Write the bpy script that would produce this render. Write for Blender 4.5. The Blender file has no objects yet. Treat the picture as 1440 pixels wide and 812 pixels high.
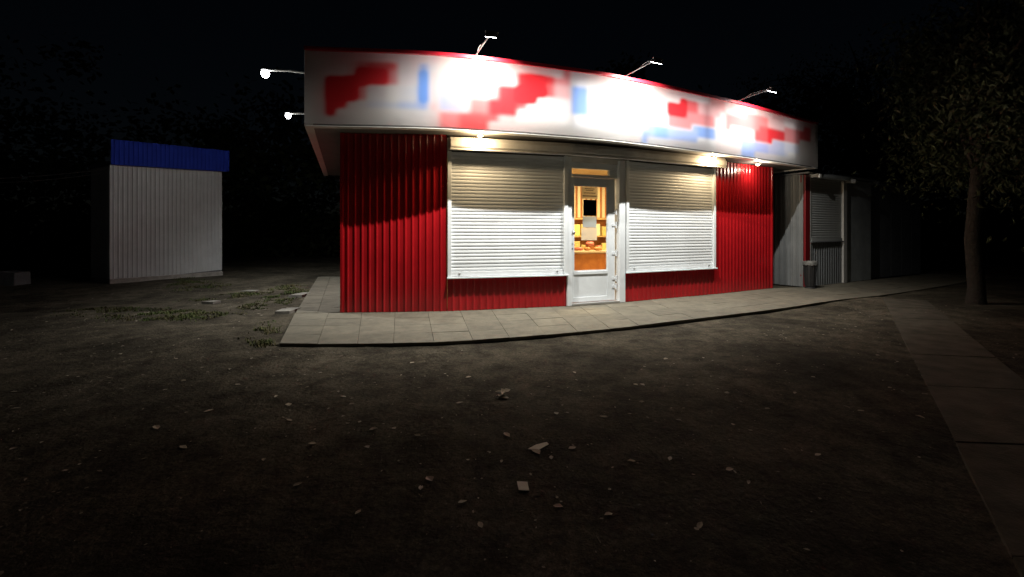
import bpy, bmesh, math, random
from mathutils import Vector, Matrix, noise as mnoise

scene = bpy.context.scene
R = math.radians
random.seed(7)

# ------------------------------------------------------------------ camera
CAM_H = 1.21
cam_data = bpy.data.cameras.new('camera')
cam = bpy.data.objects.new('camera', cam_data)
scene.collection.objects.link(cam)
cam.location = (0, 0, CAM_H)
cam.rotation_euler = (R(90), 0, 0)
cam_data.sensor_width = 36
cam_data.lens = 16.0
cam_data.shift_y = -79 / 1440
cam_data.clip_start = 0.05
cam_data.clip_end = 600
scene.camera = cam

# ------------------------------------------------------------------ night sky
world = bpy.data.worlds.new('World')
scene.world = world
world.use_nodes = True
wn = world.node_tree.nodes
wl = world.node_tree.links
wn.clear()
sky = wn.new('ShaderNodeTexSky')
sky.sky_type = 'NISHITA'
sky.sun_disc = False
sky.sun_elevation = R(35)
sky.sun_rotation = R(180)
bg = wn.new('ShaderNodeBackground')
bg.inputs['Strength'].default_value = 0.0004
wo = wn.new('ShaderNodeOutputWorld')
wl.new(sky.outputs['Color'], bg.inputs['Color'])
wl.new(bg.outputs['Background'], wo.inputs['Surface'])

# ------------------------------------------------------------------ exposure
scene.view_settings.view_transform = 'Standard'
scene.view_settings.look = 'None'
scene.view_settings.exposure = 0.0
scene.view_settings.gamma = 1.0
scene.view_settings.use_curve_mapping = False
scene.render.engine = 'CYCLES'
scene.cycles.max_bounces = 6
scene.cycles.diffuse_bounces = 4
scene.cycles.transparent_max_bounces = 8
scene.cycles.sample_clamp_indirect = 4.0
scene.cycles.use_denoising = True

# lamp powers (W)
FLOOD_W = 660
SIDE_W = 520
SOFFIT_W = 30
SHOP_W = 170
SIGN_FILL_W = 4.2  # added fill lights inside the sign, not a real lamp
SIGN_GAIN = (0.10, 0.85, 1.0, 0.95, 0.8, 0.35)  # fades the added fill towards the sign ends

# ------------------------------------------------------------------ materials
MATS = {}


def mat(name, col, rough=0.6, metal=0.0, var=0.0, vscale=6.0, col2=None, bump=0.0, bscale=40.0,
        objvar=0.0, coat=0.0, detail=6.0, spec=0.5, lo=0.35, hi=0.65):
    if name in MATS:
        return MATS[name]
    m = bpy.data.materials.new(name)
    m.use_nodes = True
    nt = m.node_tree
    N, L = nt.nodes, nt.links
    b = N['Principled BSDF']
    b.inputs['Roughness'].default_value = rough
    b.inputs['Metallic'].default_value = metal
    b.inputs['Coat Weight'].default_value = coat
    b.inputs['Specular IOR Level'].default_value = spec
    b.inputs['Base Color'].default_value = (*col, 1)
    tc = N.new('ShaderNodeTexCoord')
    src = None
    if col2 is not None or var > 0:
        nz = N.new('ShaderNodeTexNoise')
        nz.inputs['Scale'].default_value = vscale
        nz.inputs['Detail'].default_value = detail
        nz.inputs['Roughness'].default_value = 0.62
        L.new(tc.outputs['Object'], nz.inputs['Vector'])
        rp = N.new('ShaderNodeValToRGB')
        rp.color_ramp.elements[0].position = lo
        rp.color_ramp.elements[1].position = hi
        c2 = col2 if col2 is not None else tuple(max(0, c * (1 - var)) for c in col)
        rp.color_ramp.elements[0].color = (*c2, 1)
        rp.color_ramp.elements[1].color = (*col, 1)
        L.new(nz.outputs['Fac'], rp.inputs['Fac'])
        src = rp.outputs['Color']
    if objvar > 0:
        oi = N.new('ShaderNodeObjectInfo')
        mr = N.new('ShaderNodeMapRange')
        mr.inputs['To Min'].default_value = 1 - objvar
        mr.inputs['To Max'].default_value = 1 + objvar
        L.new(oi.outputs['Random'], mr.inputs['Value'])
        mx = N.new('ShaderNodeMix')
        mx.data_type = 'RGBA'
        mx.blend_type = 'MULTIPLY'
        mx.inputs['Factor'].default_value = 1
        cb = N.new('ShaderNodeCombineColor')
        for k in range(3):
            L.new(mr.outputs['Result'], cb.inputs[k])
        if src is not None:
            L.new(src, mx.inputs['A'])
        else:
            mx.inputs['A'].default_value = (*col, 1)
        L.new(cb.outputs['Color'], mx.inputs['B'])
        src = mx.outputs['Result']
    if src is not None:
        L.new(src, b.inputs['Base Color'])
    if bump > 0:
        nb = N.new('ShaderNodeTexNoise')
        nb.inputs['Scale'].default_value = bscale
        nb.inputs['Detail'].default_value = 8
        L.new(tc.outputs['Object'], nb.inputs['Vector'])
        bp = N.new('ShaderNodeBump')
        bp.inputs['Strength'].default_value = bump
        bp.inputs['Distance'].default_value = 0.02
        L.new(nb.outputs['Fac'], bp.inputs['Height'])
        L.new(bp.outputs['Normal'], b.inputs['Normal'])
    MATS[name] = m
    return m


def emis(name, col, strength):
    m = bpy.data.materials.new(name)
    m.use_nodes = True
    N, L = m.node_tree.nodes, m.node_tree.links
    N.clear()
    e = N.new('ShaderNodeEmission')
    e.inputs['Color'].default_value = (*col, 1)
    e.inputs['Strength'].default_value = strength
    o = N.new('ShaderNodeOutputMaterial')
    L.new(e.outputs[0], o.inputs['Surface'])
    MATS[name] = m
    return m


def glass_mat():
    m = bpy.data.materials.new('door_glass')
    m.use_nodes = True
    N, L = m.node_tree.nodes, m.node_tree.links
    N.clear()
    t = N.new('ShaderNodeBsdfTransparent')
    t.inputs['Color'].default_value = (0.93, 0.95, 0.94, 1)
    g = N.new('ShaderNodeBsdfGlossy')
    g.inputs['Roughness'].default_value = 0.03
    lw = N.new('ShaderNodeLayerWeight')
    pw = N.new('ShaderNodeMath'); pw.operation = 'POWER'
    pw.inputs[1].default_value = 5.0
    L.new(lw.outputs['Facing'], pw.inputs[0])
    fr = N.new('ShaderNodeMath'); fr.operation = 'MULTIPLY_ADD'
    fr.inputs[1].default_value = 0.6
    fr.inputs[2].default_value = 0.04
    L.new(pw.outputs[0], fr.inputs[0])
    mx = N.new('ShaderNodeMixShader')
    o = N.new('ShaderNodeOutputMaterial')
    L.new(fr.outputs[0], mx.inputs[0])
    L.new(t.outputs[0], mx.inputs[1])
    L.new(g.outputs[0], mx.inputs[2])
    L.new(mx.outputs[0], o.inputs['Surface'])
    MATS['door_glass'] = m
    return m


def print_mat():
    """Printed vinyl of the sign: white ground with soft-edged red and blue artwork carried by two mesh attributes."""
    m = bpy.data.materials.new('sign_print')
    m.use_nodes = True
    N, L = m.node_tree.nodes, m.node_tree.links
    b = N['Principled BSDF']
    b.inputs['Roughness'].default_value = 0.45
    b.inputs['Specular IOR Level'].default_value = 0.3

    def mask(attr):
        a = N.new('ShaderNodeAttribute')
        a.attribute_name = attr
        r = N.new('ShaderNodeMapRange')
        r.interpolation_type = 'SMOOTHSTEP'
        r.inputs['From Min'].default_value = 0.0
        r.inputs['From Max'].default_value = 0.72
        L.new(a.outputs['Fac'], r.inputs['Value'])
        return r.outputs['Result']
    m1 = N.new('ShaderNodeMix'); m1.data_type = 'RGBA'
    m1.inputs['A'].default_value = (0.72, 0.71, 0.70, 1)
    m1.inputs['B'].default_value = (0.16, 0.32, 0.70, 1)
    L.new(mask('ink_blue'), m1.inputs['Factor'])
    m2 = N.new('ShaderNodeMix'); m2.data_type = 'RGBA'
    L.new(m1.outputs['Result'], m2.inputs['A'])
    m2.inputs['B'].default_value = (0.64, 0.035, 0.045, 1)
    L.new(mask('ink_red'), m2.inputs['Factor'])
    L.new(m2.outputs['Result'], b.inputs['Base Color'])
    tr = N.new('ShaderNodeBsdfTranslucent')
    L.new(m2.outputs['Result'], tr.inputs['Color'])
    ms = N.new('ShaderNodeMixShader')
    ms.inputs[0].default_value = 0.90
    L.new(b.outputs[0], ms.inputs[1])
    L.new(tr.outputs[0], ms.inputs[2])
    L.new(ms.outputs[0], N['Material Output'].inputs['Surface'])
    MATS['sign_print'] = m
    return m


def ground_mat():
    m = bpy.data.materials.new('dirt')
    m.use_nodes = True
    N, L = m.node_tree.nodes, m.node_tree.links
    b = N['Principled BSDF']
    b.inputs['Roughness'].default_value = 0.95
    b.inputs['Specular IOR Level'].default_value = 0.12
    tc = N.new('ShaderNodeTexCoord')

    def nz(scale, detail=6, rough=0.6):
        n = N.new('ShaderNodeTexNoise')
        n.inputs['Scale'].default_value = scale
        n.inputs['Detail'].default_value = detail
        n.inputs['Roughness'].default_value = rough
        L.new(tc.outputs['Object'], n.inputs['Vector'])
        return n.outputs['Fac']

    def ramp(f, p0, p1, c0, c1):
        r = N.new('ShaderNodeValToRGB')
        r.color_ramp.elements[0].position = p0
        r.color_ramp.elements[1].position = p1
        r.color_ramp.elements[0].color = (*c0, 1)
        r.color_ramp.elements[1].color = (*c1, 1)
        L.new(f, r.inputs['Fac'])
        return r.outputs['Color']

    def mul(a, bb, fac=1.0):
        x = N.new('ShaderNodeMix'); x.data_type = 'RGBA'; x.blend_type = 'MULTIPLY'
        x.inputs['Factor'].default_value = fac
        L.new(a, x.inputs['A']); L.new(bb, x.inputs['B'])
        return x.outputs['Result']
    base = ramp(nz(0.9, 5), 0.35, 0.66, (0.064, 0.057, 0.043), (0.172, 0.152, 0.115))
    mid = ramp(nz(5, 9, 0.75), 0.36, 0.60, (0.38, 0.37, 0.36), (1.1, 1.1, 1.1))
    fine = ramp(nz(45, 6, 0.75), 0.36, 0.6, (0.5, 0.5, 0.5), (1, 1, 1))
    peb = ramp(nz(120, 3, 0.6), 0.3, 0.7, (0.6, 0.6, 0.6), (1.25, 1.22, 1.18))
    c = mul(mul(mul(base, mid), fine), peb, 0.8)
    L.new(c, b.inputs['Base Color'])
    v = N.new('ShaderNodeTexVoronoi')
    v.inputs['Scale'].default_value = 38
    L.new(tc.outputs['Object'], v.inputs['Vector'])
    bp1 = N.new('ShaderNodeBump')
    bp1.inputs['Strength'].default_value = 0.35
    bp1.inputs['Distance'].default_value = 0.012
    bp1.invert = True
    L.new(v.outputs['Distance'], bp1.inputs['Height'])
    bp2 = N.new('ShaderNodeBump')
    bp2.inputs['Strength'].default_value = 1.0
    bp2.inputs['Distance'].default_value = 0.05
    L.new(nz(22, 9, 0.7), bp2.inputs['Height'])
    L.new(bp1.outputs['Normal'], bp2.inputs['Normal'])
    L.new(bp2.outputs['Normal'], b.inputs['Normal'])
    MATS['dirt'] = m
    return m


mat('red_sheet', (0.37, 0.008, 0.012), 0.24, var=0.22, vscale=1.7, coat=0.0, bump=0.03, bscale=30)
mat('red_dark', (0.17, 0.006, 0.009), 0.45)
mat('red_trim', (0.50, 0.015, 0.03), 0.35)
mat('white_paint', (0.72, 0.76, 0.79), 0.42, var=0.10, vscale=5, bump=0.02)
mat('white_slat', (0.68, 0.72, 0.75), 0.40, var=0.10, vscale=3, objvar=0.035)
mat('housing_white', (0.66, 0.65, 0.62), 0.38, var=0.18, vscale=4)
mat('dark_gap', (0.03, 0.03, 0.03), 0.8)
mat('soffit_grey', (0.15, 0.147, 0.143), 0.6, var=0.3, vscale=3)
mat('roof_grey', (0.20, 0.20, 0.21), 0.6, var=0.3, vscale=2)
mat('metal', (0.55, 0.55, 0.55), 0.35, metal=0.9)
mat('arm_metal', (0.28, 0.275, 0.26), 0.5, metal=0.3, var=0.2, vscale=20)
mat('cable_white', (0.62, 0.60, 0.56), 0.6)
mat('cable_black', (0.02, 0.02, 0.02), 0.6)
mat('lamp_black', (0.03, 0.03, 0.03), 0.45)
mat('concrete_tile', (0.135, 0.123, 0.093), 0.85, col2=(0.088, 0.080, 0.061), vscale=7, bump=0.25, bscale=60, objvar=0.11)
mat('concrete_bed', (0.10, 0.09, 0.075), 0.95, var=0.4, vscale=9, bump=0.3, bscale=40)
mat('path_concrete', (0.105, 0.093, 0.073), 0.95, spec=0.15, col2=(0.058, 0.051, 0.040), vscale=5, bump=0.35, bscale=50, objvar=0.08)
mat('pale_sheet', (0.50, 0.52, 0.53), 0.5, var=0.14, vscale=2.2, bump=0.03)
mat('blue_sheet', (0.020, 0.045, 0.40), 0.7, spec=0.1, var=0.2, vscale=2)
mat('grey_sheet', (0.19, 0.20, 0.205), 0.42, var=0.2, vscale=2.5)
mat('grey_shutter', (0.40, 0.41, 0.40), 0.45, var=0.15, vscale=3, objvar=0.03)
mat('grey_panel', (0.48, 0.51, 0.52), 0.6, var=0.25, vscale=3, bump=0.05)
mat('dark_panel', (0.24, 0.25, 0.27), 0.65, var=0.3, vscale=2)
mat('plinth', (0.36, 0.34, 0.31), 0.9, var=0.4, vscale=6, bump=0.4, bscale=25)
mat('stone', (0.22, 0.21, 0.185), 0.9, var=0.35, vscale=9, bump=0.4, bscale=30)
mat('paper', (0.72, 0.69, 0.60), 0.8, var=0.1, vscale=9)
mat('leaf_dry', (0.50, 0.44, 0.35), 0.7, col2=(0.26, 0.20, 0.13), vscale=0.9, detail=2)
mat('leaf_litter', (0.46, 0.41, 0.33), 0.75, col2=(0.07, 0.05, 0.03), vscale=9, detail=3)
mat('grass_green', (0.050, 0.080, 0.022), 0.8, spec=0.15, col2=(0.085, 0.070, 0.036), vscale=4)
mat('tree_leaf', (0.042, 0.053, 0.021), 0.7, spec=0.25, col2=(0.018, 0.025, 0.009), vscale=2.0)
mat('bark', (0.04, 0.032, 0.024), 0.95, var=0.5, vscale=14, bump=0.7, bscale=30)
mat('bin_dark', (0.022, 0.022, 0.023), 0.6, var=0.4, vscale=12)
mat('bag_white', (0.14, 0.14, 0.135), 0.5)
mat('wood_orange', (0.52, 0.20, 0.045), 0.45, col2=(0.36, 0.12, 0.025), vscale=9)
mat('wood_pale', (0.66, 0.44, 0.17), 0.5, var=0.25, vscale=8)
mat('shop_wall', (0.70, 0.62, 0.44), 0.7)
mat('shop_dark', (0.16, 0.08, 0.04), 0.6)
mat('counter_top', (0.42, 0.33, 0.22), 0.4)
mat('bread', (0.50, 0.24, 0.08), 0.6, col2=(0.30, 0.11, 0.03), vscale=14)
mat('sausage', (0.46, 0.13, 0.09), 0.45, var=0.3, vscale=12)
mat('pack_yellow', (0.80, 0.62, 0.22), 0.5, objvar=0.18)
mat('pack_cream', (0.80, 0.72, 0.50), 0.5, objvar=0.12)
mat('screen_navy', (0.006, 0.009, 0.028), 0.2)
mat('notice_beige', (0.58, 0.52, 0.42), 0.7)
mat('notice_grey', (0.62, 0.70, 0.84), 0.7)
mat('notice_white', (0.84, 0.82, 0.80), 0.7)
mat('ink', (0.10, 0.09, 0.10), 0.8)
mat('block', (0.2, 0.21, 0.22), 0.9, var=0.3, vscale=8, bump=0.3)
for nm in ('notice_beige', 'notice_grey', 'notice_white'):
    nt_ = MATS[nm].node_tree
    bs_ = nt_.nodes['Principled BSDF']
    tr_ = nt_.nodes.new('ShaderNodeBsdfTranslucent')
    tr_.inputs['Color'].default_value = bs_.inputs['Base Color'].default_value
    mx_ = nt_.nodes.new('ShaderNodeMixShader')
    mx_.inputs[0].default_value = 0.75
    nt_.links.new(bs_.outputs[0], mx_.inputs[1])
    nt_.links.new(tr_.outputs[0], mx_.inputs[2])
    nt_.links.new(mx_.outputs[0], nt_.nodes['Material Output'].inputs['Surface'])
emis('lamp_cool', (0.95, 0.98, 1.0), 40)
emis('lamp_warm', (1.0, 0.80, 0.48), 14)
glass_mat(); print_mat(); ground_mat()

# ------------------------------------------------------------------ builders
COL = scene.collection
ORG = {}


class MB:
    def __init__(self):
        self.v, self.f = [], []

    def add(self, verts, faces):
        o = len(self.v)
        self.v += [tuple(p) for p in verts]
        self.f += [tuple(i + o for i in q) for q in faces]
        return self

    def hexa(self, p):
        return self.add(p, [(0, 3, 2, 1), (4, 5, 6, 7), (0, 1, 5, 4), (1, 2, 6, 5), (2, 3, 7, 6), (3, 0, 4, 7)])

    def box(self, fr, u0, u1, d0, d1, z0, z1):
        """box in a wall frame: u along, d outward, z up"""
        q = [fr.pt(u0, d1), fr.pt(u1, d1), fr.pt(u1, d0), fr.pt(u0, d0)]
        return self.hexa([(x, y, z0) for x, y in q] + [(x, y, z1) for x, y in q])

    def prism(self, poly, z0, z1):
        n = len(poly)
        v = [(x, y, z0) for x, y in poly] + [(x, y, z1) for x, y in poly]
        f = [tuple(range(n - 1, -1, -1)), tuple(range(n, 2 * n))]
        f += [(i, (i + 1) % n, n + (i + 1) % n, n + i) for i in range(n)]
        return self.add(v, f)

    def tube(self, pts, rad, seg=8, cap=True):
        pts = [Vector(p) for p in pts]
        n = len(pts)
        if not isinstance(rad, (list, tuple)):
            rad = [rad] * n
        rings = []
        ref = None
        for i, p in enumerate(pts):
            d = (pts[min(i + 1, n - 1)] - pts[max(i - 1, 0)]).normalized()
            if ref is None:
                ref = Vector((0, 0, 1)) if abs(d.z) < 0.9 else Vector((1, 0, 0))
            a = d.cross(ref).normalized()
            b = a.cross(d).normalized()
            ref = b
            rings.append([p + (a * math.cos(2 * math.pi * k / seg) + b * math.sin(2 * math.pi * k / seg)) * rad[i] for k in range(seg)])
        v = [q for r in rings for q in r]
        f = []
        for i in range(n - 1):
            for k in range(seg):
                k2 = (k + 1) % seg
                f.append((i * seg + k, i * seg + k2, (i + 1) * seg + k2, (i + 1) * seg + k))
        if cap:
            f.append(tuple(range(seg - 1, -1, -1)))
            f.append(tuple((n - 1) * seg + k for k in range(seg)))
        return self.add(v, f)

    def lathe(self, c, prof, seg=20):
        v, f = [], []
        n = len(prof)
        for r, z in prof:
            for k in range(seg):
                a = 2 * math.pi * k / seg
                v.append((c[0] + r * math.cos(a), c[1] + r * math.sin(a), c[2] + z))
        for i in range(n - 1):
            for k in range(seg):
                k2 = (k + 1) % seg
                f.append((i * seg + k, i * seg + k2, (i + 1) * seg + k2, (i + 1) * seg + k))
        f.append(tuple(range(seg - 1, -1, -1)))
        f.append(tuple((n - 1) * seg + k for k in range(seg)))
        return self.add(v, f)

    def corr(self, fr, u0, u1, z0, z1, d=0.0, pitch=0.1, depth=0.013, thick=0.004):
        """rounded trapezoid corrugated sheet, closed, ribs upright"""
        prof = [(0, 0), (.46, 0), (.53, .05), (.58, .22), (.64, .78), (.68, .95), (.73, 1), (.77, 1), (.82, .95), (.86, .78), (.92, .22), (.97, .05)]
        us = []
        n = int((u1 - u0) / pitch) + 1
        for i in range(n):
            for a, h in prof:
                u = u0 + (i + a) * pitch
                if u < u1 - 1e-4:
                    us.append((u, d + h * depth))
        us.append((u1, us[-1][1]))
        m = len(us)
        nr = max(2, int((z1 - z0) / 0.22) + 1)
        v, f = [], []
        for side in (0.0, thick):
            for j in range(nr):
                z = z0 + (z1 - z0) * j / (nr - 1)
                for u, dd in us:
                    w = 0.0035 * mnoise.noise((u * 1.6 + fr.a.x, z * 1.4, fr.a.y)) + 0.0015 * mnoise.noise((u * 5, z * 3.1, fr.a.x))
                    v.append((*fr.pt(u, dd + w - side), z))
        o = nr * m
        for j in range(nr - 1):
            for i in range(m - 1):
                q = j * m + i
                f.append((q, q + 1, q + m + 1, q + m))
                f.append((o + q + 1, o + q, o + q + m, o + q + m + 1))
        for i in range(m - 1):
            f.append((i + 1, i, o + i, o + i + 1))
            q = (nr - 1) * m + i
            f.append((q, q + 1, o + q + 1, o + q))
        return self.add(v, f)

    def sweep(self, plan, sec):
        """closed cross-section sec [(d,z)] along a plan polyline"""
        k = len(sec)
        offs = [offset(plan, d) for d, z in sec]
        v, f = [], []
        for i in range(len(plan)):
            for j in range(k):
                v.append((offs[j][i][0], offs[j][i][1], sec[j][1]))
        for i in range(len(plan) - 1):
            for j in range(k):
                j2 = (j + 1) % k
                f.append((i * k + j, i * k + j2, (i + 1) * k + j2, (i + 1) * k + j))
        f.append(tuple(range(k - 1, -1, -1)))
        f.append(tuple((len(plan) - 1) * k + j for j in range(k)))
        return self.add(v, f)

    def mesh(self, name, org=(0, 0, 0), smooth=None):
        me = bpy.data.meshes.new(name)
        me.from_pydata([(x - org[0], y - org[1], z - org[2]) for x, y, z in self.v], [], self.f)
        bm = bmesh.new(); bm.from_mesh(me)
        bmesh.ops.recalc_face_normals(bm, faces=bm.faces)
        bm.to_mesh(me); bm.free()
        if smooth:
            me.shade_smooth()
            me.set_sharp_from_angle(angle=R(smooth))
        return me


def offset(P, d):
    P = [Vector(p) for p in P]
    ns = []
    for a, b in zip(P[:-1], P[1:]):
        t = (b - a).normalized()
        ns.append(Vector((t.y, -t.x)))
    out = [P[0] + ns[0] * d]
    for i in range(1, len(P) - 1):
        m = (ns[i - 1] + ns[i]).normalized()
        out.append(P[i] + m * (d / m.dot(ns[i])))
    out.append(P[-1] + ns[-1] * d)
    return [(p.x, p.y) for p in out]


class Frame:
    def __init__(self, a, b):
        self.a = Vector(a); self.b = Vector(b)
        self.L = (self.b - self.a).length
        self.t = (self.b - self.a) / self.L
        self.n = Vector((self.t.y, -self.t.x))

    def pt(self, u, d=0.0):
        p = self.a + self.t * u + self.n * d
        return (p.x, p.y)


def catmull(S, n=8):
    S = [Vector(p) for p in S]
    Q = [2 * S[0] - S[1]] + S + [2 * S[-1] - S[-2]]
    out = []
    for i in range(1, len(Q) - 2):
        p0, p1, p2, p3 = Q[i - 1], Q[i], Q[i + 1], Q[i + 2]
        for k in range(n):
            t = k / n
            p = 0.5 * (2 * p1 + (p2 - p0) * t + (2 * p0 - 5 * p1 + 4 * p2 - p3) * t * t + (3 * p1 - p0 - 3 * p2 + p3) * t ** 3)
            out.append((p.x, p.y))
    out.append((S[-1].x, S[-1].y))
    return out


def polylen(C):
    L = [0.0]
    for a, b in zip(C[:-1], C[1:]):
        L.append(L[-1] + math.hypot(b[0] - a[0], b[1] - a[1]))
    return L


def along(C, L, s):
    s = max(0, min(L[-1], s))
    for i in range(len(C) - 1):
        if s <= L[i + 1] or i == len(C) - 2:
            k = (s - L[i]) / max(1e-9, L[i + 1] - L[i])
            a, b = Vector(C[i]), Vector(C[i + 1])
            t = (b - a).normalized()
            return a + (b - a) * k, t, Vector((t.y, -t.x))


def tag(o, label, cat, group=None, kind=None):
    if label:
        o['label'] = label
    if cat:
        o['category'] = cat
    if group:
        o['group'] = group
    if kind:
        o['kind'] = kind
    return o


def thing(name, label, cat, loc, group=None):
    o = bpy.data.objects.new(name, None)
    o.empty_display_size = 0.1
    COL.objects.link(o)
    o.location = loc
    ORG[o.name] = tuple(loc)
    return tag(o, label, cat, group)


def part(name, mb, material, parent, smooth=None, bevel=0.0, label=None):
    org = ORG[parent.name]
    o = bpy.data.objects.new(name, mb.mesh(name, org, smooth))
    COL.objects.link(o)
    o.parent = parent
    ORG[o.name] = org
    o.data.materials.append(MATS[material])
    if bevel:
        bv = o.modifiers.new('bevel', 'BEVEL')
        bv.width = bevel; bv.segments = 2; bv.limit_method = 'ANGLE'
        bv.harden_normals = False
    if label:
        o['label'] = label
    return o


def solo(name, mb, material, loc=(0, 0, 0), smooth=None, bevel=0.0):
    o = bpy.data.objects.new(name, mb.mesh(name, loc, smooth))
    COL.objects.link(o)
    o.location = loc
    ORG[o.name] = tuple(loc)
    o.data.materials.append(MATS[material])
    if bevel:
        bv = o.modifiers.new('bevel', 'BEVEL')
        bv.width = bevel; bv.segments = 2; bv.limit_method = 'ANGLE'
    return o


def share(src, parent, offs=(0, 0, 0)):
    o = src.copy()
    COL.objects.link(o)
    o.parent = parent
    o.location = offs
    ORG[o.name] = ORG[src.name]
    return o


def copy_tree(o, parent=None):
    c = o.copy()
    COL.objects.link(c)
    c.parent = parent
    for ch in list(o.children):
        copy_tree(ch, c)
    return c


def lamp(name, kind, parent, loc, power, col, size=0.03, aim=None, cone=150, blend=0.8):
    d = bpy.data.lights.new(name, kind)
    d.energy = power
    d.color = col
    if kind != 'AREA':
        d.shadow_soft_size = size
    else:
        d.shape = 'RECTANGLE'; d.size = size; d.size_y = size * 0.4
    if kind == 'SPOT':
        d.spot_size = R(cone); d.spot_blend = blend
    o = bpy.data.objects.new(name, d)
    COL.objects.link(o)
    o.parent = parent
    o.location = loc
    if aim is not None:
        o.rotation_euler = Vector(aim).to_track_quat('-Z', 'Y').to_euler()
    return o


def sstep(x, a=0.0, b=1.0):
    t = max(0, min(1, (x - a) / (b - a)))
    return t * t * (3 - 2 * t)


# ------------------------------------------------------------------ ground
def gz(x, y):
    h = 0.040 * sstep(y, 1.5, 3.8)
    h += 0.022 * sstep(x, 4.2, 6.2) * sstep(y, 3.0, 6.0)
    h += 0.07 * sstep(-x, 4.6, 8.0) * sstep(y, 6.5, 10.5)
    return h


def gz_rough(x, y):
    k = 0.014 * mnoise.noise((x * 0.7, y * 0.7, 0)) + 0.012 * mnoise.noise((x * 0.5 + y * .3, (y - .35 * x) * 1.9, 2)) + 0.009 * mnoise.noise((x * 2.3, y * 2.3, 4)) + 0.005 * mnoise.noise((x * 6, y * 6, 9))
    return gz(x, y) + k


def axis(lo, hi, step, far):
    a = []
    v = lo
    while v < hi:
        a.append(v); v += step
    st = step
    left, right = [], []
    p = lo
    while p > -far:
        st *= 1.35; p -= st; left.append(p)
    st = step
    p = a[-1]
    while p < far:
        st *= 1.35; p += st; right.append(p)
    return left[::-1] + a + right


gx = axis(-9.5, 8.5, 0.11, 220)
gy = axis(0.4, 11.5, 0.11, 220)
mb = MB()
mb.v = [(x, y, gz_rough(x, y) if (-14 < x < 14 and -2 < y < 16) else gz(x, y)) for y in gy for x in gx]
nx = len(gx)
mb.f = [(j * nx + i, j * nx + i + 1, (j + 1) * nx + i + 1, (j + 1) * nx + i) for j in range(len(gy) - 1) for i in range(nx - 1)]
g = solo('ground', mb, 'dirt', smooth=80)
tag(g, 'bare brown dirt yard in front of the kiosks', 'ground', kind='structure')

# ------------------------------------------------------------------ kiosk plan (metres)
P = [(-2.401, 6.403), (-0.924, 6.501), (0.838, 6.969), (1.818, 7.366), (3.684, 8.301), (5.247, 9.199)]
SIDE = Vector((-0.343, 0.939))
BK_L = tuple(Vector(P[0]) + SIDE * 5.0)
BK_R = (2.757, 13.534)
PAVE = 0.08
BAY = [Frame(a, b) for a, b in zip(P[:-1], P[1:])]

# ------------------------------------------------------------------ pavement: bed and single tiles
inner = [(-3.035, 6.36), P[0], P[1], P[2], P[3], P[4], P[5], (6.04, 9.41), (8.56, 10.85), (11.5, 12.5)]
outer = [(-2.37, 4.64), (-1.76, 4.615), (-0.55, 4.73), (0.945, 5.25), (1.97, 5.74), (3.87, 6.70), (5.60, 7.70), (6.60, 8.15), (9.3, 9.72), (12.2, 11.5)]
SUB = 10
ci, co = catmull(inner, SUB), catmull(outer, SUB)
# keep the inner line on the straight wall bays
ci = []
for a, b in zip(inner[:-1], inner[1:]):
    for k in range(SUB):
        ci.append((a[0] + (b[0] - a[0]) * k / SUB, a[1] + (b[1] - a[1]) * k / SUB))
ci.append(inner[-1])
li = polylen(ci)


def ruled(s, v):
    """s metres along the wall line, v 0 at the wall .. 1 at the kerb edge"""
    n = len(ci)
    for i in range(n - 1):
        if s <= li[i + 1] or i == n - 2:
            k = (s - li[i]) / max(1e-9, li[i + 1] - li[i])
            break
    a = (ci[i][0] + (ci[i + 1][0] - ci[i][0]) * k, ci[i][1] + (ci[i + 1][1] - ci[i][1]) * k)
    b = (co[i][0] + (co[i + 1][0] - co[i][0]) * k, co[i][1] + (co[i + 1][1] - co[i][1]) * k)
    return (a[0] + (b[0] - a[0]) * v, a[1] + (b[1] - a[1]) * v)


bed = MB()
poly = [ruled(li[-1] * i / 70, 0.985) for i in range(71)]
sidepoly = [(-5.02, 11.95), (-4.42, 11.95)]
poly = poly + [ruled(li[-1], 0.0)] + [(11.0, 13.0), (2.0, 13.5), (-4.35, 11.95), (-5.0, 11.95), (-3.03, 6.36)]
bed.prism(poly, -0.10, 0.050)
pav = solo('pavement', bed, 'concrete_bed')
tag(pav, 'low concrete tile pavement along the red kiosk front', 'pavement', kind='structure')
ORG[pav.name] = (0, 0, 0)
rows = 4
scol = 0.0
ncol = 0
GAP = 0.0045
while scol < li[-1] - 0.2:
    w = 0.46
    s0, s1 = scol + GAP / 2, min(scol + w, li[-1]) - GAP / 2
    for r in range(rows):
        v0, v1 = r / rows + 0.002, (r + 1) / rows - 0.002
        q = [ruled(s0, v1), ruled(s1, v1), ruled(s1, v0), ruled(s0, v0)]
        dz = [random.uniform(-0.0025, 0.0025) for _ in range(4)]
        t = MB().hexa([(x, y, 0.051) for x, y in q] + [(x, y, PAVE + d) for (x, y), d in zip(q, dz)])
        part('paving_tile', t, 'concrete_tile', pav)
    scol += w
# strip of tiles along the left side wall
for r in range(12):
    for c in range(2):
        y0 = 0.46 * r + 0.012
        a0, a1 = y0 + GAP / 2, y0 + 0.46 - GAP / 2
        o0 = Vector((-3.035, 6.37)); o1 = Vector((-2.43, 6.42))
        q = []
        for (cc, aa) in ((c, a0), (c + 1, a0), (c + 1, a1), (c, a1)):
            base = o0.lerp(o1, cc / 2 + (0.004 if cc == c else -0.004))
            q.append(tuple(base + SIDE * aa))
        dz = [random.uniform(-0.0035, 0.0035) for _ in range(4)]
        t = MB().hexa([(x, y, 0.051) for x, y in q] + [(x, y, PAVE + d) for (x, y), d in zip(q, dz)])
        part('paving_tile', t, 'concrete_tile', pav)

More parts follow.
